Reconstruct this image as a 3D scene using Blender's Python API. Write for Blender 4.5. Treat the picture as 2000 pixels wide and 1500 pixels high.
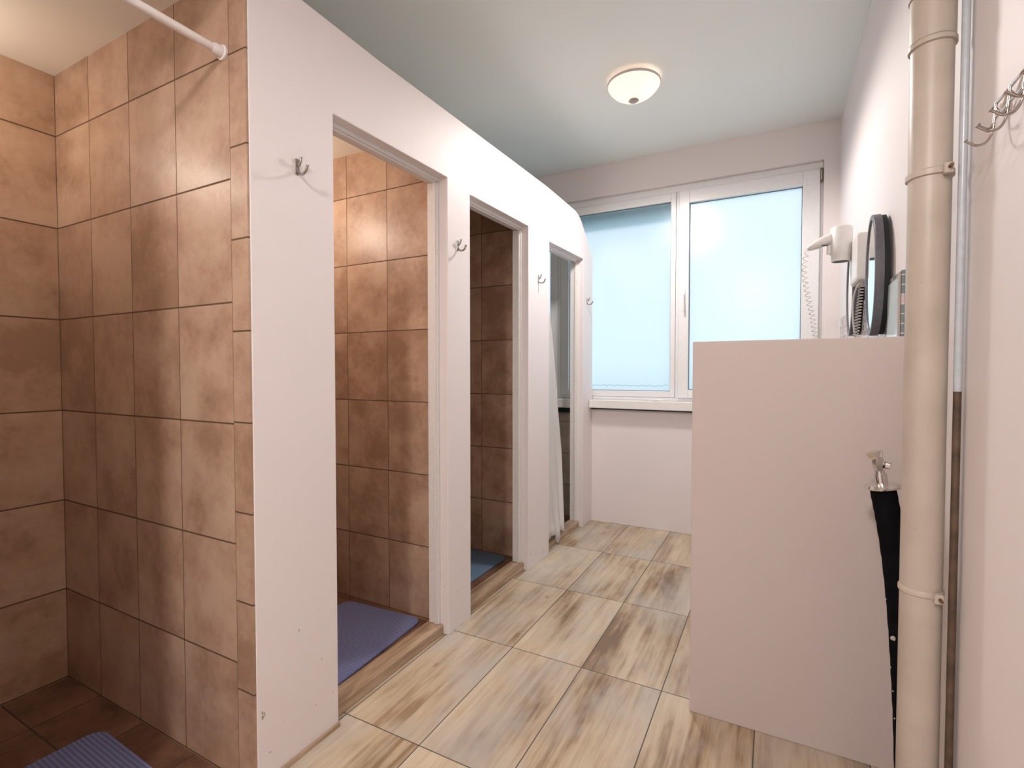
import bpy, bmesh, math, random
from mathutils import Vector, Matrix
random.seed(7)
S = bpy.context.scene
for o in list(bpy.data.objects): bpy.data.objects.remove(o, do_unlink=True)
C = S.collection
PI = math.pi

# ---------------------------------------------------------------- camera
F_PX = 974.8
cam_d = bpy.data.cameras.new('camera'); cam = bpy.data.objects.new('camera', cam_d); C.objects.link(cam)
cam_d.sensor_width = 36.0; cam_d.lens = 36.0 * F_PX / 2000.0; cam_d.clip_start = 0.02
cam.location = (0, 0, 1.2035)
cam.rotation_euler = (math.radians(90 - 1.526), 0, math.radians(27.833))
S.camera = cam
# ---------------------------------------------------------------- world, exposure
S.view_settings.view_transform = 'Standard'
S.view_settings.look = 'None'
S.view_settings.exposure = 0.58
S.view_settings.gamma = 1.0
S.view_settings.use_curve_mapping = False
W = bpy.data.worlds.new('world'); S.world = W; W.use_nodes = True
wn = W.node_tree.nodes; wl = W.node_tree.links
bg = wn['Background']
tc = wn.new('ShaderNodeTexCoord'); sp = wn.new('ShaderNodeSeparateXYZ'); cr = wn.new('ShaderNodeValToRGB')
wl.new(tc.outputs['Generated'], sp.inputs[0]); wl.new(sp.outputs[2], cr.inputs[0]); wl.new(cr.outputs[0], bg.inputs[0])
cr.color_ramp.elements[0].position = 0.0; cr.color_ramp.elements[0].color = (0.70, 0.88, 0.97, 1)
cr.color_ramp.elements[1].position = 0.5; cr.color_ramp.elements[1].color = (1.0, 1.0, 1.0, 1)
bg.inputs[1].default_value = 0.95
LAMP_W = 42.0          # bulb of the ceiling lamp in view
LAMP_W2 = 90.0         # bulb of the ceiling lamp near the entrance
STALL_W = 6.4         # bulbs of the wall lamps in the first two showers
LAMP_COL = (1.0, 0.935, 0.90)

# ---------------------------------------------------------------- helpers
def link(o, parent=None):
    C.objects.link(o)
    if parent: o.parent = parent
    return o
def obj(name, bm, mat, parent=None, smooth=None, bevel=None, origin=None):
    me = bpy.data.meshes.new(name)
    bmesh.ops.recalc_face_normals(bm, faces=bm.faces)
    if origin is not None:
        bmesh.ops.translate(bm, vec=-Vector(origin), verts=bm.verts)
    if smooth:
        for f in bm.faces: f.smooth = True
    bm.to_mesh(me); bm.free()
    if smooth: me.set_sharp_from_angle(angle=math.radians(smooth))
    for m in (mat if isinstance(mat, (list, tuple)) else [mat]): me.materials.append(m)
    o = bpy.data.objects.new(name, me)
    if origin is not None: o.location = origin
    link(o, parent)
    if bevel:
        b = o.modifiers.new('bevel', 'BEVEL'); b.width = bevel; b.segments = 2; b.limit_method = 'ANGLE'
    return o
def tag(o, label=None, cat=None, group=None, kind=None):
    if label: o['label'] = label
    if cat: o['category'] = cat
    if group: o['group'] = group
    if kind: o['kind'] = kind
    return o
def empty(name, loc, label, cat, group=None):
    o = bpy.data.objects.new(name, None); o.empty_display_size = .05; o.location = loc; link(o)
    return tag(o, label, cat, group)
def box(bm, x0, x1, y0, y1, z0, z1, mi=0):
    vs = [bm.verts.new((x, y, z)) for x in (x0, x1) for y in (y0, y1) for z in (z0, z1)]
    for q in ((0,1,3,2), (4,6,7,5), (0,4,5,1), (2,3,7,6), (0,2,6,4), (1,5,7,3)):
        f = bm.faces.new([vs[i] for i in q]); f.material_index = mi
    return bm
def nb(): return bmesh.new()
def B(*a): return box(nb(), *a)
def struct(name, bm, mat, **k):
    o = obj(name, bm, mat, **k); o['kind'] = 'structure'; return o
def prism_x(bm, pts, x0, x1):
    a = [bm.verts.new((x0, y, z)) for y, z in pts]; b = [bm.verts.new((x1, y, z)) for y, z in pts]
    bm.faces.new(a); bm.faces.new(b[::-1]); n = len(pts)
    for i in range(n): bm.faces.new((a[i], a[(i+1) % n], b[(i+1) % n], b[i]))
    return bm
def lathe(bm, prof, c=(0,0,0), seg=32, caps=True):
    rings = []
    for r, z in prof:
        rings.append([bm.verts.new((c[0]+r*math.cos(2*PI*i/seg), c[1]+r*math.sin(2*PI*i/seg), c[2]+z)) for i in range(seg)])
    for a, b in zip(rings, rings[1:]):
        for i in range(seg): bm.faces.new((a[i], a[(i+1) % seg], b[(i+1) % seg], b[i]))
    if caps:
        bm.faces.new(rings[0][::-1]); bm.faces.new(rings[-1])
    return bm
def tube(bm, pts, r, seg=10, caps=True):
    pts = [Vector(p) for p in pts]; rr = r if isinstance(r, (list, tuple)) else [r]*len(pts)
    rings = []; up = None
    for i, p in enumerate(pts):
        t = (pts[min(i+1, len(pts)-1)] - pts[max(i-1, 0)]).normalized()
        if up is None:
            up = Vector((0,0,1)) if abs(t.z) < .9 else Vector((1,0,0))
        n = (up - t*up.dot(t)).normalized(); b = t.cross(n); up = n
        rings.append([bm.verts.new(p + (n*math.cos(2*PI*k/seg) + b*math.sin(2*PI*k/seg))*rr[i]) for k in range(seg)])
    for a, b in zip(rings, rings[1:]):
        for k in range(seg): bm.faces.new((a[k], a[(k+1) % seg], b[(k+1) % seg], b[k]))
    if caps: bm.faces.new(rings[0][::-1]); bm.faces.new(rings[-1])
    return bm
def spline(P, n=8):
    P = [Vector(p) for p in P]; out = []
    for i in range(len(P)-1):
        p0 = P[max(i-1, 0)]; p1 = P[i]; p2 = P[i+1]; p3 = P[min(i+2, len(P)-1)]
        for k in range(n):
            t = k/n
            out.append(.5*((2*p1)+(p2-p0)*t+(2*p0-5*p1+4*p2-p3)*t*t+(3*p1-p0-3*p2+p3)*t**3))
    out.append(P[-1]); return out

# ---------------------------------------------------------------- materials
class NT:
    def __init__(s, name):
        s.m = bpy.data.materials.new(name); s.m.use_nodes = True
        s.t = s.m.node_tree; s.p = s.t.nodes['Principled BSDF']
    def n(s, ty, **k):
        q = s.t.nodes.new('ShaderNode'+ty)
        for a, v in k.items():
            if hasattr(q, a): setattr(q, a, v)
        return q
    def l(s, a, b): s.t.links.new(a, b)
    def math(s, op, a, b=None, c=None, clamp=False):
        q = s.n('Math', operation=op); q.use_clamp = clamp
        for i, v in enumerate((a, b, c)):
            if v is None: continue
            if isinstance(v, (int, float)): q.inputs[i].default_value = v
            else: s.l(v, q.inputs[i])
        return q.outputs[0]
    def noise(s, vec, scale, detail=3, rough=.5):
        q = s.n('TexNoise'); q.inputs['Scale'].default_value = scale; q.inputs['Detail'].default_value = detail
        q.inputs['Roughness'].default_value = rough
        if vec is not None: s.l(vec, q.inputs['Vector'])
        return q.outputs[0]
    def ramp(s, fac, stops):
        q = s.n('ValToRGB'); e = q.color_ramp.elements
        while len(e) < len(stops): e.new(.5)
        for i, (p, c) in enumerate(stops):
            e[i].position = p; e[i].color = (*c, 1) if len(c) == 3 else c
        s.l(fac, q.inputs[0]); return q.outputs[0]
    def mix(s, fac, a, b, mode='MIX'):
        q = s.n('Mix', data_type='RGBA', blend_type=mode)
        for i, v in ((0, fac), (6, a), (7, b)):
            if isinstance(v, (int, float)): q.inputs[i].default_value = v
            elif isinstance(v, tuple): q.inputs[i].default_value = (*v, 1) if len(v) == 3 else v
            else: s.l(v, q.inputs[i])
        return q.outputs[2]
    def bump(s, h, strength, dist=.01):
        q = s.n('Bump'); q.inputs['Strength'].default_value = strength; q.inputs['Distance'].default_value = dist
        s.l(h, q.inputs['Height']); s.l(q.outputs[0], s.p.inputs['Normal'])
    def set(s, **k):
        for a, v in k.items():
            s.p.inputs[a.replace('_', ' ')].default_value = v
def simple(name, col, rough=.5, metal=0., bump=0., bscale=60, var=0.):
    q = NT(name); q.set(Roughness=rough, Metallic=metal)
    tcn = q.n('TexCoord').outputs['Object']
    n = q.noise(tcn, bscale, 4)
    lo = tuple(max(0, c*(1-var)) for c in col); hi = tuple(min(1, c*(1+var)) for c in col)
    q.l(q.ramp(n, [(.3, lo), (.7, hi)]), q.p.inputs['Base Color'])
    if bump: q.bump(n, bump, .003)
    return q.m
def paint(name, col, chips=False, rough=.55):
    q = NT(name); q.set(Roughness=rough)
    q.p.inputs['Specular IOR Level'].default_value = .35
    o = q.n('TexCoord').outputs['Object']
    big = q.noise(o, 1.6, 3); fine = q.noise(o, 22, 5, .6)
    c = q.mix(q.math('MULTIPLY', big, .35), tuple(x*1.03 for x in col), tuple(x*y for x, y in zip(col, (.95, .93, .92))))
    if chips:
        sep = q.n('SeparateXYZ'); q.l(o, sep.inputs[0])
        mp = q.n('Mapping'); mp.inputs['Scale'].default_value = (1, 1, .35); q.l(o, mp.inputs[0])
        n = q.noise(mp.outputs[0], 62, 3)
        low = q.math('SUBTRACT', 1, q.math('DIVIDE', sep.outputs[2], .45), clamp=True)
        mk = q.math('MULTIPLY', q.math('GREATER_THAN', q.math('ADD', n, q.math('MULTIPLY', low, .045)), .758), q.math('GREATER_THAN', low, .02))
        c = q.mix(mk, c, (.33, .27, .2))
        q.bump(q.math('SUBTRACT', fine, q.math('MULTIPLY', mk, 2)), .18, .004)
    else: q.bump(fine, .12, .004)
    q.l(c, q.p.inputs['Base Color'])
    return q.m
def tile_mat(name, ax, u0, du, v0, dv, cols, grout, gw=.0045, rough=.28, axv=2):
    """ax / axv : axes of the wall used as u, v"""
    q = NT(name); o = q.n('TexCoord').outputs['Object']
    sep = q.n('SeparateXYZ'); q.l(o, sep.inputs[0])
    u = q.math('DIVIDE', q.math('SUBTRACT', sep.outputs[ax], u0), du)
    v = q.math('DIVIDE', q.math('SUBTRACT', sep.outputs[axv], v0), dv)
    fu = q.math('FRACT', u); fv = q.math('FRACT', v)
    du_ = q.math('MULTIPLY', q.math('SUBTRACT', .5, q.math('ABSOLUTE', q.math('SUBTRACT', fu, .5))), du)
    dv_ = q.math('MULTIPLY', q.math('SUBTRACT', .5, q.math('ABSOLUTE', q.math('SUBTRACT', fv, .5))), dv)
    # the vertical joints are tighter than the level ones
    d = q.math('MINIMUM', q.math('MULTIPLY', du_, 1.5), dv_)
    g = q.math('SUBTRACT', 1, q.math('DIVIDE', q.math('SUBTRACT', d, gw*.35), gw*.4), clamp=True)
    cb = q.n('CombineXYZ'); q.l(q.math('FLOOR', u), cb.inputs[0]); q.l(q.math('FLOOR', v), cb.inputs[1])
    wn_ = q.n('TexWhiteNoise'); q.l(cb.outputs[0], wn_.inputs[0])
    off = q.n('VectorMath', operation='MULTIPLY_ADD'); q.l(wn_.outputs['Color'], off.inputs[0]); off.inputs[1].default_value = (7, 7, 7); q.l(o, off.inputs[2])
    n1 = q.noise(off.outputs[0], 5.5, 6, .6); n2 = q.noise(off.outputs[0], 38, 4, .65)
    f = q.math('ADD', q.math('ADD', q.math('MULTIPLY', n1, .8), q.math('MULTIPLY', n2, .2)), q.math('MULTIPLY', q.math('SUBTRACT', wn_.outputs['Value'], .5), .12))
    c = q.ramp(f, [(.38, cols[0]), (.5, cols[1]), (.62, cols[2])])
    q.l(q.mix(g, c, grout), q.p.inputs['Base Color'])
    q.l(q.math('ADD', q.math('MULTIPLY', g, .5), q.math('ADD', rough, q.math('MULTIPLY', n1, .15))), q.p.inputs['Roughness'])
    q.bump(q.math('SUBTRACT', q.math('MULTIPLY', n2, .1), g), .25, .0015)
    return q.m
TCOL = [(.36, .225, .15), (.47, .31, .22), (.56, .40, .29)]
GROUT = (.12, .068, .038)
M = {}
M['wall'] = paint('pinkish_white_paint', (.81, .755, .75))
M['partition'] = paint('worn_white_paint', (.81, .755, .75), chips=True)
M['ceiling'] = paint('grey_white_ceiling_paint', (.83, .87, .84))
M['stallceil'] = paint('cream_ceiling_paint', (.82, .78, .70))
M['halfwall'] = paint('half_wall_paint', (.60, .525, .50))
M['white'] = simple('white_gloss_plastic', (.82, .82, .82), .25, var=.02)
M['sillm'] = simple('white_sill_plastic', (.84, .83, .81), .3, var=.02)
M['trim'] = simple('white_gloss_paint', (.78, .75, .735), .35, bump=.08, var=.03)
M['tx0'] = tile_mat('terracotta_wall_tile', 0, -2.182, .2697, .005, .3485, TCOL, GROUT)
M['txs'] = tile_mat('narrow_cut_wall_tile', 0, -1.376, .30, .018, .2595, TCOL, GROUT)
M['tx1'] = tile_mat('terracotta_wall_tile_stall', 0, -1.995, .274, .0, .3505, TCOL, GROUT)
M['ty'] = tile_mat('terracotta_side_wall_tile', 1, .893, .27, .005, .3485, [(.46,.29,.18),(.58,.385,.26),(.66,.47,.33)], GROUT)
M['tw'] = tile_mat('beige_stall_window_wall_tile', 0, -1.376, .27, .005, .26, [(.50,.42,.33),(.58,.49,.39),(.64,.56,.46)], (.25,.2,.14))
M['sfloor'] = tile_mat('dark_brown_shower_floor_tile', 0, -2.2, .3, .1, .3, [(.12,.06,.035),(.2,.105,.065),(.27,.15,.09)], (.07,.04,.03), axv=1)
M['chrome'] = simple('chrome', (.75, .73, .72), .14, 1.0, var=.03)
M['hook'] = simple('worn_chrome', (.42, .38, .36), .2, 1.0, var=.05)
M['rod'] = simple('white_enamel_rod', (.85, .8, .78), .3, var=.02)

def floor_mat():
    q = NT('wood_look_floor_tile'); o = q.n('TexCoord').outputs['Object']
    sep = q.n('SeparateXYZ'); q.l(o, sep.inputs[0])
    wx, ly = .317, .6433
    u = q.math('DIVIDE', q.math('SUBTRACT', sep.outputs[0], -.9984), wx); v = q.math('DIVIDE', q.math('SUBTRACT', sep.outputs[1], 1.2504), ly)
    fu = q.math('FRACT', u); fv = q.math('FRACT', v)
    du_ = q.math('MULTIPLY', q.math('SUBTRACT', .5, q.math('ABSOLUTE', q.math('SUBTRACT', fu, .5))), wx)
    dv_ = q.math('MULTIPLY', q.math('SUBTRACT', .5, q.math('ABSOLUTE', q.math('SUBTRACT', fv, .5))), ly)
    d = q.math('MINIMUM', du_, dv_)
    g = q.math('SUBTRACT', 1, q.math('DIVIDE', q.math('SUBTRACT', d, .0013), .0012), clamp=True)
    cb = q.n('CombineXYZ'); q.l(q.math('FLOOR', u), cb.inputs[0]); q.l(q.math('FLOOR', v), cb.inputs[1]); cb.inputs[2].default_value = 3
    w = q.n('TexWhiteNoise'); q.l(cb.outputs[0], w.inputs[0])
    off = q.n('VectorMath', operation='MULTIPLY_ADD'); q.l(w.outputs['Color'], off.inputs[0]); off.inputs[1].default_value = (9, 9, 9); q.l(o, off.inputs[2])
    def mapped(s, loc=(0,0,0)):
        m = q.n('Mapping'); m.inputs['Scale'].default_value = s; m.inputs['Location'].default_value = loc
        q.l(off.outputs[0], m.inputs[0]); return m.outputs[0]
    grain = q.noise(mapped((42, 2.6, 1)), 1.0, 7, .62)
    streak = q.noise(mapped((5.2, 1.5, 1), (3, 1, 0)), 1.0, 4, .6)
    cloud = q.noise(mapped((3.2, 2.1, 1), (8, 4, 0)), 1.0, 4, .6)
    tone = q.math('ADD', q.math('MULTIPLY', streak, .56), q.math('ADD', q.math('MULTIPLY', grain, .36), q.math('MULTIPLY', w.outputs['Value'], .07)))
    base = q.ramp(tone, [(.36, (.22, .14, .08)), (.43, (.41, .29, .18)), (.49, (.57, .45, .31)), (.61, (.72, .61, .46))])
    grey = q.ramp(cloud, [(.45, (0, 0, 0)), (.68, (.75, .75, .75))])
    gs = q.n('SeparateColor'); q.l(grey, gs.inputs[0])
    c = q.mix(gs.outputs[0], base, (.52, .49, .46))
    # knots
    vo = q.n('TexVoronoi'); vo.inputs['Scale'].default_value = 1.0; q.l(mapped((7, 3.4, 1), (1, 6, 0)), vo.inputs[0])
    kn = q.math('SUBTRACT', 1, q.math('DIVIDE', vo.outputs['Distance'], .09), clamp=True)
    kc = q.n('SeparateColor'); q.l(vo.outputs['Color'], kc.inputs[0])
    kn = q.math('MULTIPLY', kn, q.math('GREATER_THAN', kc.outputs[0], .55))
    c = q.mix(q.math('MULTIPLY', kn, .75), c, (.20, .13, .085))
    q.l(q.mix(g, c, (.10, .085, .07)), q.p.inputs['Base Color'])
    q.l(q.math('ADD', q.math('MULTIPLY', g, .4), q.math('ADD', .24, q.math('MULTIPLY', grain, .16))), q.p.inputs['Roughness'])
    q.bump(q.math('SUBTRACT', q.math('MULTIPLY', grain, .12), g), .3, .002)
    return q.m
M['floor'] = floor_mat()
def curb_mat():
    q = NT('wood_look_curb_tile'); o = q.n('TexCoord').outputs['Object']; q.set(Roughness=.32)
    m = q.n('Mapping'); m.inputs['Scale'].default_value = (30, 3, 30); q.l(o, m.inputs[0])
    n = q.noise(m.outputs[0], 1, 6, .6)
    q.l(q.ramp(n, [(.3, (.26, .165, .10)), (.52, (.44, .31, .21)), (.7, (.60, .46, .33))]), q.p.inputs['Base Color'])
    return q.m
M['curb'] = curb_mat()
def frosted():
    q = NT('frosted_glass'); t = q.t
    tr = q.n('BsdfTranslucent'); tr.inputs[0].default_value = (.90, .94, .97, 1)
    rf = q.n('BsdfRefraction'); rf.inputs['Roughness'].default_value = .55; rf.inputs['IOR'].default_value = 1.15; rf.inputs[0].default_value = (.92, .95, .985, 1)
    gl = q.n('BsdfGlossy'); gl.inputs['Roughness'].default_value = .25; gl.inputs[0].default_value = (.9, .95, 1, 1)
    m1 = q.n('MixShader'); m1.inputs[0].default_value = .6; q.l(tr.outputs[0], m1.inputs[1]); q.l(rf.outputs[0], m1.inputs[2])
    m2 = q.n('MixShader'); m2.inputs[0].default_value = .04; q.l(m1.outputs[0], m2.inputs[1]); q.l(gl.outputs[0], m2.inputs[2])
    q.l(m2.outputs[0], t.nodes['Material Output'].inputs[0]); t.nodes.remove(q.p)
    return q.m
M['glass'] = frosted()
M['gasket'] = simple('grey_rubber_gasket', (.12, .17, .18), .6)
M['dark'] = simple('dark_joint', (.02, .035, .035), .8)
M['shutter'] = simple('teal_grey_shutter_box', (.20, .34, .37), .6)
M['render'] = simple('pale_outer_wall', (.62, .78, .84), .9)

# ---------------------------------------------------------------- room shell
XL, XR, YB, YW, CZ = -2.441, .35, -2.3, 3.84, 2.818
XP, XPI = -1.3, -1.395
SC = 2.324
struct('floor', B(-1.335, XR, YB, YW, -.06, 0), M['floor'])
struct('ceiling', B(XL-.1, XR+.1, YB-.1, YW+.12, CZ, CZ+.1), M['ceiling'])
struct('wall_right', B(XR, XR+.1, YB-.1, YW+.12, -.06, CZ), M['wall'])
struct('wall_back', B(XL-.1, XR, YB-.1, YB, -.06, CZ), M['wall'])
struct('wall_left', B(XL-.1, XL, YB, YW+.12, SC, CZ), M['wall'])
struct('wall_left_tiled', B(XL-.1, XL, YB, YW+.12, -.06, SC), M['ty'])
# window wall with opening
WX0, WX1, WZ0, WZ1 = -2.30, .262, .975, 2.575
bm = nb()
box(bm, XL, WX0, YW, YW+.12, -.06, CZ); box(bm, WX1, XR, YW, YW+.12, -.06, CZ)
box(bm, WX0, WX1, YW, YW+.12, WZ1, CZ); box(bm, XP-.002, WX1, YW, YW+.12, -.06, WZ0)
struct('wall_window', bm, M['wall'])
struct('wall_window_tiled', B(WX0, XP-.003, YW, YW+.12, -.06, WZ0), M['tw'])
# partition with its three doorways
D = [(1.199, 1.846, 2.05, 2.062), (2.033, 2.671, 2.043, 2.057), (2.980, 3.625, 2.036, 2.05)]
pts = [(.90, 0)]
for y0, y1, z0, z1 in D: pts += [(y0, 0), (y0, z0), (y1, z1), (y1, 0)]
pts += [(3.84, 0), (3.84, 2.10), (3.74, 2.19), (3.655, 2.262), (3.571, 2.329), (3.525, 2.352), (3.462, 2.367), (3.2, 2.372), (2.953, 2.375), (2.463, 2.366), (1.875, 2.353), (1.6, 2.346), (1.418, 2.341),
        (1.082, 2.342), (-.75, 2.342), (-.75, 0), (.245, 0), (.245, 2.285), (.90, 2.285)]
struct('wall_partition', prism_x(nb(), pts, XPI, XP), M['partition'], bevel=.003)
# ceiling slab over the stalls
struct('ceiling_shower', B(XL, XPI-.001, -.75, 2.919, SC, SC+.018), M['stallceil'])
struct('wall_shower_near', B(XL, XPI-.001, -.10, 0, 0, SC), M['tx1'])
struct('wall_left_stub', B(XL, XP, -.86, -.7505, 0, SC+.018), M['wall'])
struct('wall_divider_1', B(XL, XPI-.001, .901, 1.0, 0, SC), M['tx1'])
struct('wall_tiling_1', B(XL, -1.376, .893, .9005, 0, SC), M['tx0'])
struct('wall_tiling_2', B(-1.376, -1.302, .893, .8995, 0, 2.284), M['txs'])
struct('wall_divider_2', B(XL, XPI-.001, 1.925, 2.01, 0, SC), M['tx1'])
struct('wall_divider_3', B(XL, XPI-.001, 2.83, 2.92, 0, SC), M['tx1'])
struct('wall_tiling_3', B(XL+.006, XPI-.001, 2.9205, 2.926, 0, SC), M['tw'])
struct('wall_tiling_4', B(XL+.0005, XL+.006, 2.926, YW, 0, SC), M['tw'])
struct('floor_shower', B(XL, -1.3355, -.55, YW, -.06, 0), M['sfloor'])
# stepped jambs inside each doorway
for k, (y0, y1, z0, z1) in enumerate(D):
    bm = nb()
    t = .014
    box(bm, -1.40, -1.343, y0, y0+t, .046, z0-t); box(bm, -1.40, -1.343, y1-t, y1, .046, z1-t-.002)
    a = [(y0, z0-t), (y1, z1-t), (y1, z1), (y0, z0)]
    prism_x(bm, a, -1.40, -1.343)
    box(bm, -1.365, -1.352, y1-t-.007, y1-t, .046, z1-t-.004)
    prism_x(bm, [(y0, z0-t-.007), (y1-t, z1-t-.007), (y1-t, z1-t), (y0, z0-t)], -1.365, -1.352)
    struct('trim_%d' % (k+1), bm, M['trim'], bevel=.0015)
    struct('trim_%d' % (k+4), B(-1.41, -1.328, y0+.001, y1-.001, 0, .045), M['curb'], bevel=.003)
# thin strip along the foot of the first pillar
struct('baseboard_partition', prism_x(nb(), [(.9, 0), (1.195, 0), (1.195, .012), (.9, .012)], XP+.0005, XP+.012), M['curb'])
# half wall
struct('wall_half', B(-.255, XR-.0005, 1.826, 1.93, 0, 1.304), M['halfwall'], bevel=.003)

# ---------------------------------------------------------------- window
def winframe():
    root = empty('window_1', (-.6, 3.88, WZ0), None, None); root['kind'] = 'structure'
    root.location = (0, 0, 0)
    yf0, yf1 = 3.872, 3.935
    bm = nb()
    # outer frame
    box(bm, WX0+.001, WX1-.001, yf0, yf1, 2.525, WZ1-.001); box(bm, WX0+.001, WX1-.001, yf0, yf1, WZ0+.001, 1.0)
    box(bm, .245, WX1-.001, yf0, yf1, 1.0, 2.525); box(bm, WX0+.001, -2.26, yf0, yf1, 1.0, 2.525)
    box(bm, -.665, -.645, yf0, yf1, 1.0, 2.525)
    box(bm, -1.61, -1.585, yf0, yf1, 1.0, 2.525)
    obj('frame', bm, M['white'], root, bevel=.002)
    # sashes: (x0,x1,z0,z1) outer, glass rectangle inner
    sashes = [(-1.583, -.667, 1.001, 2.524, -1.515, -.703, 1.047, 2.462, 0.0), (-.643, .244, 1.001, 2.524, -.572, .145, 1.062, 2.432, -.012),
              (-2.259, -1.612, 1.001, 2.524, -2.20, -1.68, 1.05, 2.46, 0.0)]
    for i, (x0, x1, z0, z1, a, b, c, d, dy) in enumerate(sashes):
        bm = nb(); y0, y1 = yf0-.004+dy, yf1-.004
        box(bm, x0, a, y0, y1, z0, z1); box(bm, b, x1, y0, y1, z0, z1)
        box(bm, a, b, y0, y1, d, z1); box(bm, a, b, y0, y1, z0, c)
        s = obj('sash', bm, M['white'], root, bevel=.003)
        bm = nb(); w = .004; yg = 3.893
        for q in ((a, a+w, c, d), (b-w, b, c, d), (a+w, b-w, d-w, d), (a+w, b-w, c, c+w)):
            box(bm, q[0], q[1], yg-.006, yg, q[2], q[3])
        obj('gasket', bm, M['gasket'], s)
        obj('pane', B(a+.0005, b-.0005, yg, yg+.004, c+.0005, d-.0005), M['glass'], s)
        if i == 0:
            bm = nb(); N = 60; pr = None
            for k in range(N+1):
                x = a+.03+(b-a-.05)*k/N; z = c+.036+.003*math.sin(k*1.3)+.003*random.random()+(.008 if k > N-3 else 0)*(k-N+3)/3
                cur = [bm.verts.new((x, yg-.0006, z)), bm.verts.new((x, yg-.0006, z+.004+.002*random.random())), bm.verts.new((x, yg-.0001, z+.002))]
                if pr:
                    bm.faces.new((pr[0], cur[0], cur[1], pr[1])); bm.faces.new((pr[1], cur[1], cur[2], pr[2])); bm.faces.new((pr[2], cur[2], cur[0], pr[0]))
                pr = cur
            tag(obj('film_edge', bm, simple('peeled_film_edge', (.45, .68, .70), .6), s), 'wavy torn edge of the frosting film along the pane foot')
        if i == 1:
            # handle and its rosette on the opening sash
            bm = nb(); hx, hz = -.607, 1.765; y = y0
            box(bm, hx-.014, hx+.014, y-.008, y, hz-.035, hz+.035)
            h = obj('handle', bm, M['white'], s, bevel=.003)
            bm = tube(nb(), [(hx, y-.008, hz), (hx, y-.035, hz), (hx, y-.042, hz-.012), (hx+.004, y-.042, hz-.07), (hx+.008, y-.038, hz-.125)], [.009, .009, .0095, .009, .007], 10)
            obj('lever', bm, M['white'], h, smooth=50)
            bm = nb(); bx = .250
            tube(bm, [(bx, y0-.004, 2.435), (bx, y0-.004, 2.525)], .007, 12)
            tag(obj('hinge_cover', bm, simple('dull_brass', (.22, .17, .10), .4, .8), s, smooth=40), 'dark brass hinge at the upper right corner')
            bm = tube(nb(), [(bx, y0-.012, 2.45), (bx, y0-.012, 2.51)], .003, 8)
            obj('hinge_pin', bm, simple('pale_brass', (.6, .52, .38), .4, .5), s, smooth=40)
    return root
winframe()
# sill boards
o = struct('trim_7', B(-1.297, XR-.001, 3.755, 3.8715, .912, .9749), M['sillm'], bevel=.004)
o = struct('trim_8', B(WX0+.002, -1.302, 3.755, 3.8715, .905, .9749), M['sillm'], bevel=.004)
# dark joints beneath the sill boards
o = struct('trim_9', B(-1.297, XR-.002, 3.80, 3.8399, .90, .9119), M['dark'])
o = struct('trim_10', B(WX0+.002, -1.302, 3.80, 3.8399, .862, .9049), M['dark'])
o = obj('clip', tube(nb(), [(-.815, 3.80, .981), (-.79, 3.80, .984), (-.765, 3.80, .985), (-.74, 3.80, .981)], [.004, .009, .008, .004], 10), M['white'], smooth=60, origin=(-.78, 3.80, .975))
tag(o, 'small white plastic clip lying on the window sill', 'clip')
# outside the window: shutter box above the left sash, pale wall opposite, ground
struct('trim_12', B(-2.4, -.66, 3.955, 4.10, 2.385, 2.62), M['shutter'])
struct('wall_outer', B(-7, 6, 7.2, 7.4, -3, 1.1), M['render'])
struct('floor_outer', B(-7, 6, 4.1, 7.2, -3.1, -3), M['render'])

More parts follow.
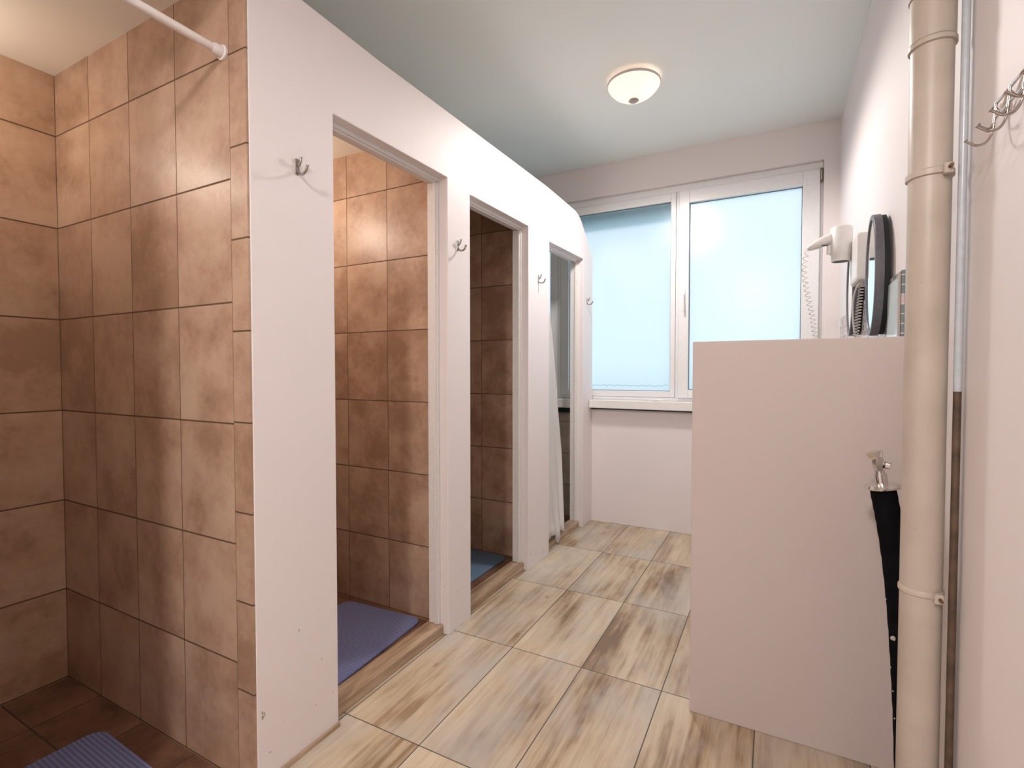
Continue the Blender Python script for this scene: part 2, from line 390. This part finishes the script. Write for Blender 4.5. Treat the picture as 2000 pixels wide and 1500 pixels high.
# ---------------------------------------------------------------- ceiling lamps
def bowl_mat():
    q = NT('frosted_lamp_glass'); q.set(Roughness=.35)
    q.p.inputs['Base Color'].default_value = (.95, .88, .8, 1)
    q.p.inputs['Emission Color'].default_value = (1, .84, .80, 1); q.p.inputs['Emission Strength'].default_value = .55
    tr = q.n('BsdfTranslucent'); tr.inputs[0].default_value = (1, .9, .78, 1)
    mx = q.n('MixShader'); mx.inputs[0].default_value = .5
    q.l(q.p.outputs[0], mx.inputs[1]); q.l(tr.outputs[0], mx.inputs[2])
    q.l(mx.outputs[0], q.t.nodes['Material Output'].inputs[0]); return q.m
M['bowl'] = bowl_mat(); M['lampbase'] = simple('lamp_base_enamel', (.6, .55, .55), .4)
M['finial'] = simple('brushed_lamp_cap', (.42, .37, .34), .4, .3)
def lamp(x, y, label, tx, ty, power):
    r = empty('ceiling_lamp', (x, y, CZ), label, 'lamp')
    bm = lathe(nb(), [(.10, -.001), (.105, -.012), (.10, -.022)], seg=40)
    obj('base_plate', bm, M['lampbase'], r, smooth=40)
    prof = [(.138, -.030), (.142, -.034), (.140, -.040), (.128, -.058), (.105, -.080), (.075, -.098), (.045, -.109), (.020, -.113), (.002, -.114)]
    bm = lathe(nb(), prof, seg=48, caps=False)
    b = obj('glass_bowl', bm, M['bowl'], r, smooth=60)
    so = b.modifiers.new('s', 'SOLIDIFY'); so.thickness = .003
    bm = lathe(nb(), [(.139, -.022), (.144, -.024), (.1445, -.034), (.141, -.036)], seg=48, caps=False)
    o = obj('rim', bm, M['lampbase'], r, smooth=40); so = o.modifiers.new('s', 'SOLIDIFY'); so.thickness = .003
    bm = lathe(nb(), [(.003, -.108), (.026, -.1135), (.028, -.118), (.022, -.123), (.010, -.126), (.002, -.127)], seg=28)
    obj('finial', bm, M['finial'], r, smooth=50)
    ld = bpy.data.lights.new('bulb', 'POINT'); ld.energy = .05; ld.color = (1, .84, .70); ld.shadow_soft_size = .012
    lo = bpy.data.objects.new('bulb', ld); link(lo, r); lo.location = (tx, ty, -.052)
    # the bulb's light as it leaves the bowl downward
    ld = bpy.data.lights.new('bulb_glow', 'SPOT'); ld.energy = power; ld.color = LAMP_COL; ld.shadow_soft_size = .10
    ld.spot_size = math.radians(178); ld.spot_blend = .35
    lo = bpy.data.objects.new('bulb_glow', ld); link(lo, r); lo.location = (0, 0, -.24)
    return r
lamp(-.715, 2.80, 'round frosted glass ceiling lamp with dark centre cap, glowing warm', .075, -.01, LAMP_W)
lamp(-.35, -1.2, 'round frosted glass ceiling lamp near the entrance, behind the photographer', .0, .0, LAMP_W2)

def wall_lamp(y, label, power):
    r = empty('shower_lamp', (XL, y, 2.06), label, 'lamp')
    obj('base_plate', tube(nb(), [(.0005, 0, 0), (.018, 0, 0), (.022, 0, 0)], [.055, .055, .048], 24), M['lampbase'], r, smooth=40)
    bm = nb(); prof = [(.045, .0), (.058, .018), (.062, .040), (.056, .062), (.038, .080), (.002, .088)]
    rings = [[bm.verts.new((.020+z, q*math.cos(2*PI*i/28), q*math.sin(2*PI*i/28))) for i in range(28)] for q, z in prof]
    for a, b in zip(rings, rings[1:]):
        for i in range(28): bm.faces.new((a[i], a[(i+1) % 28], b[(i+1) % 28], b[i]))
    obj('glass_globe', bm, M['bowl'], r, smooth=60)
    ld = bpy.data.lights.new('bulb', 'POINT'); ld.energy = power; ld.color = (1, .87, .75); ld.shadow_soft_size = .05
    lo = bpy.data.objects.new('bulb', ld); link(lo, r); lo.location = (.16, 0, 0)
wall_lamp(.40, 'small round lamp high on the left wall of the open shower', STALL_W*.5)
wall_lamp(1.40, 'small round lamp high inside the shower behind the first doorway', STALL_W)

# ---------------------------------------------------------------- coat hooks by the doorways
def hook(y, z, label):
    r = empty('coat_hook', (XP, y, z), label, 'hook', 'coat hooks on the white partition')
    bm = nb()
    box(bm, .0002, .004, -.008, .008, -.024, .024)
    obj('back_plate', bm, M['hook'], r, bevel=.0018)
    p = spline([(.003, 0, -.010), (.012, 0, -.022), (.026, 0, -.026), (.040, 0, -.018), (.047, 0, -.002)], 6)
    bm = tube(nb(), p, [.0042]*(len(p)-3)+[.0045, .005, .0048], 10)
    obj('lower_prong', bm, M['hook'], r, smooth=60)
    p = spline([(.003, 0, .002), (.010, 0, .004), (.017, 0, .014), (.019, 0, .026)], 6)
    bm = tube(nb(), p, [.0038]*(len(p)-3)+[.0042, .005, .0048], 10)
    obj('upper_prong', bm, M['hook'], r, smooth=60)
    return r
hook(1.056, 1.825, 'chrome double coat hook on the wide pillar beside the first doorway')
hook(1.925, 1.778, 'chrome double coat hook on the narrow pillar between the first and second doorways')
hook(2.81, 1.768, 'chrome double coat hook on the pillar between the second and third doorways')
hook(3.71, 1.742, 'small chrome coat hook at the partition end nearest the window')

# ---------------------------------------------------------------- shower rod, curtain, mats
r = empty('shower_rod', (-1.399, .893, 2.105), 'white curtain rod across the open tiled shower at upper left', 'rod')
obj('pole', tube(nb(), [(0, -.018, 0), (0, -.874, 0)], .0115, 16), M['rod'], r, smooth=50)
bm = nb()
tube(bm, [(0, -.0005, 0), (0, -.006, 0), (0, -.008, 0), (0, -.026, 0), (0, -.034, 0)], [.021, .021, .0165, .0155, .012], 20)
obj('end_cap', bm, M['rod'], r, smooth=40)
bm = nb(); tube(bm, [(0, -.892, 0), (0, -.886, 0), (0, -.884, 0), (0, -.867, 0)], [.021, .021, .0165, .0155], 20)
obj('end_cap', bm, M['rod'], r, smooth=40)

def cloth_mat():
    q = NT('white_curtain_cloth'); q.set(Roughness=.6)
    q.p.inputs['Base Color'].default_value = (.86, .84, .82, 1)
    tr = q.n('BsdfTranslucent'); tr.inputs[0].default_value = (.85, .85, .85, 1)
    mx = q.n('MixShader'); mx.inputs[0].default_value = .3
    q.l(q.p.outputs[0], mx.inputs[1]); q.l(tr.outputs[0], mx.inputs[2]); q.l(mx.outputs[0], q.t.nodes['Material Output'].inputs[0]); return q.m
r = empty('shower_curtain', (-1.43, 2.93, 2.14), 'white shower curtain bunched at the near side of the third doorway', 'curtain')
bm = nb(); NU, NV = 64, 48; grid = []
def interp(t, tab):
    for (a, p), (b, q_) in zip(tab, tab[1:]):
        if a >= t >= b: return p+(q_-p)*(a-t)/(a-b)
    return tab[-1][1]
for j in range(NV+1):
    v = j/NV; z = 2.13-v*(2.13-.088)
    yr = interp(z, [(2.14, 3.04), (1.9, 3.14), (1.653, 3.265), (1.422, 3.335), (1.045, 3.405), (.6, 3.43), (.163, 3.325), (.05, 3.27)])
    yl = interp(z, [(2.14, 2.95), (.95, 2.95), (.75, 3.006), (.05, 3.008)])
    xb = interp(z, [(2.14, -1.445), (.95, -1.43), (.6, -1.405), (.163, -1.34), (.09, -1.318), (.0, -1.312)])
    amp = .012*(1-.6*v); row = []
    for i in range(NU+1):
        u = i/NU
        y = yl+(yr-yl)*u
        x = xb+amp*math.sin(u*2*PI*3.2+.5*v)+.002*math.sin(u*23+v*5)
        dz = (.080 if j == NV else .034 if j == NV-1 else 0)*max(0, 1-abs(u-.60)/.22)
        if u > .82 and j >= NV-1: dz += .03*(u-.82)/.18
        row.append(bm.verts.new((x+1.43, y-2.93, z-dz-2.14)))
    grid.append(row)
for j in range(NV):
    for i in range(NU): bm.faces.new((grid[j][i], grid[j][i+1], grid[j+1][i+1], grid[j+1][i]))
o = obj('cloth', bm, cloth_mat(), r, smooth=80); so = o.modifiers.new('s', 'SOLIDIFY'); so.thickness = .0015
r2 = empty('shower_rod', (-1.43, 2.92, 2.155), 'white curtain rod inside the third shower, carrying the white curtain', 'rod')
obj('pole', tube(nb(), [(0, .0075, 0), (0, .919, 0)], .0105, 14), M['rod'], r2, smooth=50)

def mat_mat(name, col):
    q = NT(name); q.set(Roughness=.75); o = q.n('TexCoord').outputs['Object']; sep = q.n('SeparateXYZ'); q.l(o, sep.inputs[0])
    s = q.math('SINE', q.math('MULTIPLY', sep.outputs[1], 2*PI/.012))
    f = q.math('MULTIPLY_ADD', s, .5, .5)
    q.l(q.mix(f, tuple(c*.6 for c in col), col), q.p.inputs['Base Color']); q.bump(f, .6, .003); return q.m
def smat(x0, x1, y0, y1, label, m, rot=0):
    cx, cy = (x0+x1)/2, (y0+y1)/2
    bm = nb(); w, l = (x1-x0)/2, (y1-y0)/2; rr = .05; pts = []
    for sx, sy, a0 in ((1, 1, 0), (-1, 1, 90), (-1, -1, 180), (1, -1, 270)):
        for k in range(7):
            a = math.radians(a0+15*k); pts.append((sx*(w-rr)+rr*math.cos(a), sy*(l-rr)+rr*math.sin(a)))
    a = [bm.verts.new((x, y, .001)) for x, y in pts]; b = [bm.verts.new((x, y, .011)) for x, y in pts]
    bm.faces.new(a[::-1]); bm.faces.new(b); n = len(pts)
    for i in range(n): bm.faces.new((a[i], a[(i+1) % n], b[(i+1) % n], b[i]))
    o = obj('shower_mat', bm, m, bevel=.003); o.location = (cx, cy, 0); o.rotation_euler.z = rot
    return tag(o, label, 'mat', 'ribbed bath mats on the shower floors')
MB_ = mat_mat('blue_ribbed_rubber', (.27, .31, .60)); MT_ = mat_mat('steel_blue_ribbed_rubber', (.20, .33, .50)); MG_ = mat_mat('grey_blue_ribbed_rubber', (.40, .47, .52))
smat(-1.94, -1.47, 1.22, 1.885, 'purplish blue ribbed mat on the floor behind the first doorway', MB_, math.radians(3))
smat(-1.98, -1.51, 2.16, 2.80, 'steel blue ribbed mat on the floor behind the second doorway', MT_)
smat(-1.98, -1.50, 3.10, 3.74, 'pale grey blue mat behind the curtain in the third shower', MG_)
smat(-1.99, -1.50, .16, .80, 'dark blue mat on the floor of the open shower at lower left', MB_, math.radians(-2))

# ---------------------------------------------------------------- pipes by the half wall
def pipe_mat():
    q = NT('dirty_cream_pipe_paint'); q.set(Roughness=.42); o = q.n('TexCoord').outputs['Object']
    n1 = q.noise(o, 5, 4, .6); n2 = q.noise(o, 45, 4, .6)
    c = q.ramp(n1, [(.3, (.44, .375, .31)), (.7, (.56, .49, .42))])
    c = q.mix(q.math('MULTIPLY', q.math('GREATER_THAN', n2, .73), .5), c, (.32, .24, .17))
    q.l(c, q.p.inputs['Base Color']); q.bump(n2, .15, .003); return q.m
M['pipe'] = pipe_mat()
PX, PY, PR = .289, 1.385, .0375
r = empty('drain_pipe', (PX, PY, 0), 'thick cream painted vertical drain pipe in front of the half wall', 'pipe')
obj('pipe_body', lathe(nb(), [(PR, .0), (PR, CZ)], seg=40), M['pipe'], r, smooth=40)
def collar(z, h=.014, e=.0045, name='collar', bolt=False, tilt=0):
    bm = lathe(nb(), [(PR+.0005, z), (PR+e, z+.002), (PR+e, z+h-.003), (PR+.0005, z+h)], seg=40)
    if tilt: bmesh.ops.rotate(bm, cent=(0, 0, z), matrix=Matrix.Rotation(tilt, 3, 'Y'), verts=bm.verts)
    o = obj(name, bm, M['pipe'], r, smooth=40)
    if bolt:
        bm = nb(); a = math.radians(-60); cx, cy = (PR+.010)*math.cos(a), (PR+.010)*math.sin(a)
        box(bm, cx-.010, cx+.006, cy-.008, cy+.008, z-.004, z+h+.002)
        obj('clamp_lug', bm, M['pipe'], o, bevel=.002)
        tube(bm2 := nb(), [(cx-.001, cy-.020, z+h/2), (cx-.001, cy+.012, z+h/2)], .0035, 8)
        obj('bolt', bm2, simple('rusty_bolt', (.16, .09, .05), .6, .5), o)
collar(1.892); collar(2.0, h=.02, e=.005); collar(1.615, h=.016, bolt=True); collar(.715, h=.014, e=.0028, name='clamp', bolt=True)
lathe(bm := nb(), [(PR+.0004, 1.905), (PR+.0024, 1.907), (PR+.0024, 2.0)], seg=40, caps=False)
obj('socket', bm, M['pipe'], r, smooth=40)
# rising pipe along the wall
r = empty('supply_pipe', (.3367, 1.357, 0), 'thin pale vertical supply pipe squeezed between drain pipe and right wall', 'pipe')
obj('pipe_body', lathe(nb(), [(.0072, 1.16), (.0072, CZ)], seg=20), simple('pale_blue_grey_enamel', (.50, .54, .58), .25, var=.05), r, smooth=50)
tag(obj('lower_section', lathe(nb(), [(.0070, 0), (.0070, 1.16)], seg=20), simple('shadow_and_dirt_brown_pipe', (.10, .062, .04), .6, var=.4, bscale=30), r, smooth=50), 'dark brown lower length, shadow and dirt painted in')  # dark brown paints in the shadow and dirt beside the drain pipe

# black foam wrapped pipe with chrome fitting
r = empty('insulated_pipe', (.30, 1.62, 0), 'black foam wrapped pipe with chrome collar and valve beside the cream drain pipe', 'pipe')
q = NT('black_foam'); q.set(Roughness=.95); q.p.inputs['Specular IOR Level'].default_value = .08
oo = q.n('TexCoord').outputs['Object']; nn = q.noise(oo, 30, 2); q.l(q.ramp(nn, [(.3, (.0035, .0035, .004)), (.7, (.007, .007, .009))]), q.p.inputs['Base Color'])
foam = q.m
ox, oy = .30, 1.62
P = spline([(.254-ox, 0, .897), (.262-ox, 0, .85), (.272-ox, 0, .79), (.285-ox, 0, .69), (.297-ox, 0, .56), (.306-ox, 0, .42), (.313-ox, 0, .28), (.318-ox, 0, .12), (.319-ox, 0, .002)], 6)
n = len(P); rad = [.0295 + .0006*math.sin(i*2.1) - .0035*(i/n) for i in range(n)]
obj('foam_wrap', tube(nb(), P, rad, 24), foam, r, smooth=70)
tear_m = simple('pale_foam_tear', (.5, .46, .43), .8)
for (z, a, rr) in ((.505, 2.35, .008), (.42, 3.3, .004), (.36, 3.5, .003), (.60, 3.35, .003), (.29, 3.6, .003)):
    ctr = min(P, key=lambda p: abs(p.z-z)); R0 = .0275
    c = (ctr.x+R0*math.cos(a)*.98, ctr.y-R0*abs(math.sin(a))*.98, z)
    bm = nb(); g = bmesh.ops.create_icosphere(bm, subdivisions=2, radius=rr, matrix=Matrix.Translation(c) @ Matrix.Diagonal((1, .35, .8, 1)))
    obj('foam_tear', bm, tear_m, r, smooth=60)
bm = nb(); d = Vector((-.16, 0, 1)).normalized()
def along(t, c=(.254-ox, 0, .897)): return Vector(c)+d*t
tube(bm, [along(-.004), along(0), along(.006), along(.011)], [.041, .0425, .038, .016], 28)
obj('collar', bm, M['chrome'], r, smooth=40)
bm = nb(); tube(bm, [along(.010), along(.034), along(.0345), along(.042)], [.0145, .0145, .011, .011], 20)
obj('nut', bm, M['chrome'], r, smooth=35)
bm = nb(); tube(bm, [along(.040), along(.052), along(.066), along(.078)], [.010, .0135, .0135, .011], 6)
v = obj('valve', bm, M['chrome'], r, smooth=30)
bm = nb(); p = along(.062); tube(bm, [p, p+Vector((.012, -.004, 0)), p+Vector((.016, -.005, 0)), p+Vector((.026, -.008, -.002))], [.006, .006, .0135, .012], 16)
obj('knob', bm, M['chrome'], v, smooth=40)
bm = nb(); p = along(.070)
tube(bm, [p, p+Vector((-.006, 0, .012)), p+Vector((-.009, 0, .022))], [.010, .016, .019], 4)
tube(bm, [along(.072)+Vector((.008, 0, 0)), along(.095)+Vector((.010, 0, 0))], .004, 8)
obj('handle', bm, M['chrome'], v, smooth=30)

# ---------------------------------------------------------------- hook rack on the right wall
r = empty('hook_rack', (XR, 1.19, 1.655), 'chrome rail of double hooks on the wall right of the drain pipe', 'hook rack')
dark_chrome = simple('tarnished_chrome', (.42, .37, .34), .22, 1.0, var=.08)
bm = nb()
tube(bm, [(-.010, .016, .021), (-.010, -.46, .021)], .0026, 8); tube(bm, [(-.010, .016, -.003), (-.010, -.46, -.003)], .0026, 8)
for k in range(15):
    y = .012-.0305*k
    tube(bm, [(-.010, y, -.003 if k % 2 else .021), (-.010, y-.0305, .021 if k % 2 else -.003)], .0018, 6)
for y in (-.015, -.44): tube(bm, [(-.0003, y, .009), (-.0025, y, .009), (-.003, y, .009), (-.010, y, .009)], [.009, .009, .004, .004], 12)
obj('rail', bm, M['chrome'], r, smooth=50)
for k in range(8):
    y = -.0605*k
    p = spline([(-.011, y, .024), (-.013, y, -.004), (-.016, y, -.030), (-.024, y, -.045), (-.036, y, -.048), (-.046, y, -.042), (-.053, y, -.036)], 6)
    bm = tube(nb(), p, [.0021]*(len(p)-2)+[.0030, .0026], 8)
    p = spline([(-.013, y, -.012), (-.020, y, -.022), (-.029, y, -.018), (-.036, y, -.012)], 5)
    tube(bm, p, [.0021]*(len(p)-3)+[.0030, .0052, .0042], 8)
    obj('double_hook', bm, dark_chrome, r, smooth=50)

# ---------------------------------------------------------------- mosaic splashback, mirrors, dryer on the right wall
def mosaic_mat():
    q = NT('mosaic_tile'); q.set(Roughness=.2); o = q.n('TexCoord').outputs['Object']; sep = q.n('SeparateXYZ'); q.l(o, sep.inputs[0])
    s = .03
    u = q.math('DIVIDE', sep.outputs[1], s); v = q.math('DIVIDE', sep.outputs[2], s)
    cb = q.n('CombineXYZ'); q.l(q.math('FLOOR', u), cb.inputs[0]); q.l(q.math('FLOOR', v), cb.inputs[1])
    w = q.n('TexWhiteNoise'); q.l(cb.outputs[0], w.inputs[0])
    c = q.ramp(w.outputs['Value'], [(0, (.20, .24, .25)), (.3, (.42, .40, .39)), (.55, (.62, .52, .50)), (1, (.66, .68, .62))])
    q.t.nodes[-1].color_ramp.interpolation = 'CONSTANT' if hasattr(q.t.nodes[-1], 'color_ramp') else None
    d = q.math('MINIMUM', q.math('SUBTRACT', .5, q.math('ABSOLUTE', q.math('SUBTRACT', q.math('FRACT', u), .5))), q.math('SUBTRACT', .5, q.math('ABSOLUTE', q.math('SUBTRACT', q.math('FRACT', v), .5))))
    q.l(q.mix(q.math('LESS_THAN', d, .05), c, (.72, .68, .65)), q.p.inputs['Base Color']); return q.m
M['mirror'] = simple('mirror_silver', (.86, .93, .93), .03, 1.0)
struct('trim_11', B(XR-.009, XR-.0003, 1.932, 3.60, 1.02, 1.515), mosaic_mat(), bevel=.001)
r = empty('glass_panel', (XR-.009, 2.04, 1.3), 'pale bluish rectangular glass panel on the mosaic just above the half wall', 'glass panel')
obj('panel', B(-.004, -.0005, -.085, .085, -.25, .195), simple('pale_blue_back_painted_glass', (.80, .93, .95), .12, var=.02), r, bevel=.001)
obj('edge_strip', B(-.006, -.0005, -.104, -.0855, -.25, .21), simple('brown_grey_edge_strip', (.42, .35, .31), .4), r, bevel=.001)
frame_m = simple('dark_grey_mirror_frame', (.115, .11, .125), .38, bump=.05, var=.12)
M['fback'] = simple('black_backing', (.006, .008, .009), .7)
def oval(y, z, hw, hh, label, depth=.042):
    r = empty('oval_mirror', (XR-.0095, y, z), label, 'mirror', 'oval mirrors with dark frames on the right wall')
    N = 64
    def ring(bm, prof):     # prof: list of (scale offset, x)
        rs = []
        for off, x in prof:
            rs.append([bm.verts.new((x, (hw+off)*math.sin(2*PI*i/N), (hh+off)*math.cos(2*PI*i/N))) for i in range(N)])
        for a, b in zip(rs, rs[1:]+rs[:1]):
            for i in range(N): bm.faces.new((a[i], a[(i+1) % N], b[(i+1) % N], b[i]))
        return bm
    e = depth
    obj('frame', ring(nb(), [(0, -.016), (0, -e+.003), (-.003, -e), (-.016, -e), (-.019, -e+.003), (-.019, -.016)]), frame_m, r, smooth=35)
    obj('backing', ring(nb(), [(-.004, -.0005), (-.004, -.016), (-.022, -.016), (-.022, -.0005)]), M['fback'], r, smooth=35)
    bm = nb(); a = [bm.verts.new((-e+.004, (hw-.018)*math.sin(2*PI*i/N), (hh-.018)*math.cos(2*PI*i/N))) for i in range(N)]
    b = [bm.verts.new((-e+.010, (hw-.018)*math.sin(2*PI*i/N), (hh-.018)*math.cos(2*PI*i/N))) for i in range(N)]
    bm.faces.new(a); bm.faces.new(b[::-1])
    for i in range(N): bm.faces.new((a[i], a[(i+1) % N], b[(i+1) % N], b[i]))
    obj('mirror_glass', bm, M['mirror'], r)
    return r
oval(2.22, 1.548, .115, .2175, 'nearer and larger looking of two oval dark framed wall mirrors')
oval(2.80, 1.583, .115, .2175, 'farther oval dark framed wall mirror, half hidden behind the hair dryer')

r = empty('hair_dryer', (XR, 2.5, 1.7), 'white wall mounted hair dryer with coiled cord between two oval mirrors', 'hair dryer')
wh = simple('white_dryer_plastic', (.80, .78, .76), .35, var=.02)
bm = nb(); box(bm, -.070, -.0003, -.08, .12, -.133, .058)
obj('wall_base', bm, wh, r, bevel=.012)
bm = lathe(nb(), [(.020, .128), (.036, .127), (.042, .120), (.043, .040), (.043, .012), (.037, .004), (.036, -.022), (.031, -.022), (.030, -.012)], c=(-.105, .10, 0), seg=32, caps=False)
bm.faces.ensure_lookup_table()
dr = obj('barrel', bm, wh, r, smooth=40)
so = dr.modifiers.new('s', 'SOLIDIFY'); so.thickness = .002
bm = lathe(nb(), [(.031, -.0215), (.031, -.018)], c=(-.105, .10, 0), seg=28)
obj('outlet', bm, simple('dark_outlet', (.01, .025, .025), .5), dr)
bm = lathe(nb(), [(.038, .124), (.030, .130), (.002, .131)], c=(-.105, .10, 0), seg=28)
obj('inlet_cap', bm, wh, dr, smooth=50)
bm = tube(nb(), [(-.14, .10, .082), (-.165, .10, .075), (-.20, .10, .060), (-.222, .10, .050), (-.230, .10, .044)], [.024, .023, .019, .014, .007], 16)
obj('handle', bm, wh, dr, smooth=60)
bm = nb(); box(bm, -.178, -.152, .078, .082, .048, .052)
obj('switch', bm, M['dark'], dr)
bm = nb(); tube(bm, [(-.150, .085, .05), (-.152, .085, .012)], .009, 12)
obj('hook_clip', bm, wh, dr, smooth=50)
ctrl = spline([(-.232, .10, .042), (-.242, .10, -.03), (-.232, .10, -.13), (-.210, .10, -.25), (-.190, .10, -.36), (-.150, .06, -.47), (-.09, .02, -.47), (-.062, -.02, -.36), (-.052, -.03, -.24), (-.045, -.03, -.16), (-.045, -.03, -.13)], 40)
L = [0]
for a, b in zip(ctrl, ctrl[1:]): L.append(L[-1]+(b-a).length)
pts = []; N = 2200; tot = L[-1]; j = 0
for i in range(N+1):
    s = tot*i/N
    while j < len(L)-2 and L[j+1] < s: j += 1
    f = (s-L[j])/max(1e-9, L[j+1]-L[j]); p = ctrl[j].lerp(ctrl[j+1], f); t = (ctrl[j+1]-ctrl[j]).normalized()
    n_ = t.cross(Vector((0, 1, 0))).normalized(); b_ = t.cross(n_)
    pitch = .026 - .014*min(1, s/(tot*.7))
    ph = 0 if i == 0 else pts_ph + 2*PI*(tot/N)/pitch
    pts_ph = ph
    rr = .0098*min(1, s/.02, (tot-s)/.02)
    pts.append(p+(n_*math.cos(ph)+b_*math.sin(ph))*rr)
obj('coiled_cord', tube(nb(), pts, .0014, 6), simple('pale_cord', (.66, .63, .58), .5), r, smooth=70)
p = spline([(-.04, -.05, -.131), (-.062, -.02, -.16), (-.070, .0, -.23), (-.062, .0, -.34), (-.03, .0, -.5)], 10)
obj('power_cord', tube(nb(), p, .0035, 8), simple('grey_cord', (.55, .54, .54), .5), r, smooth=70)
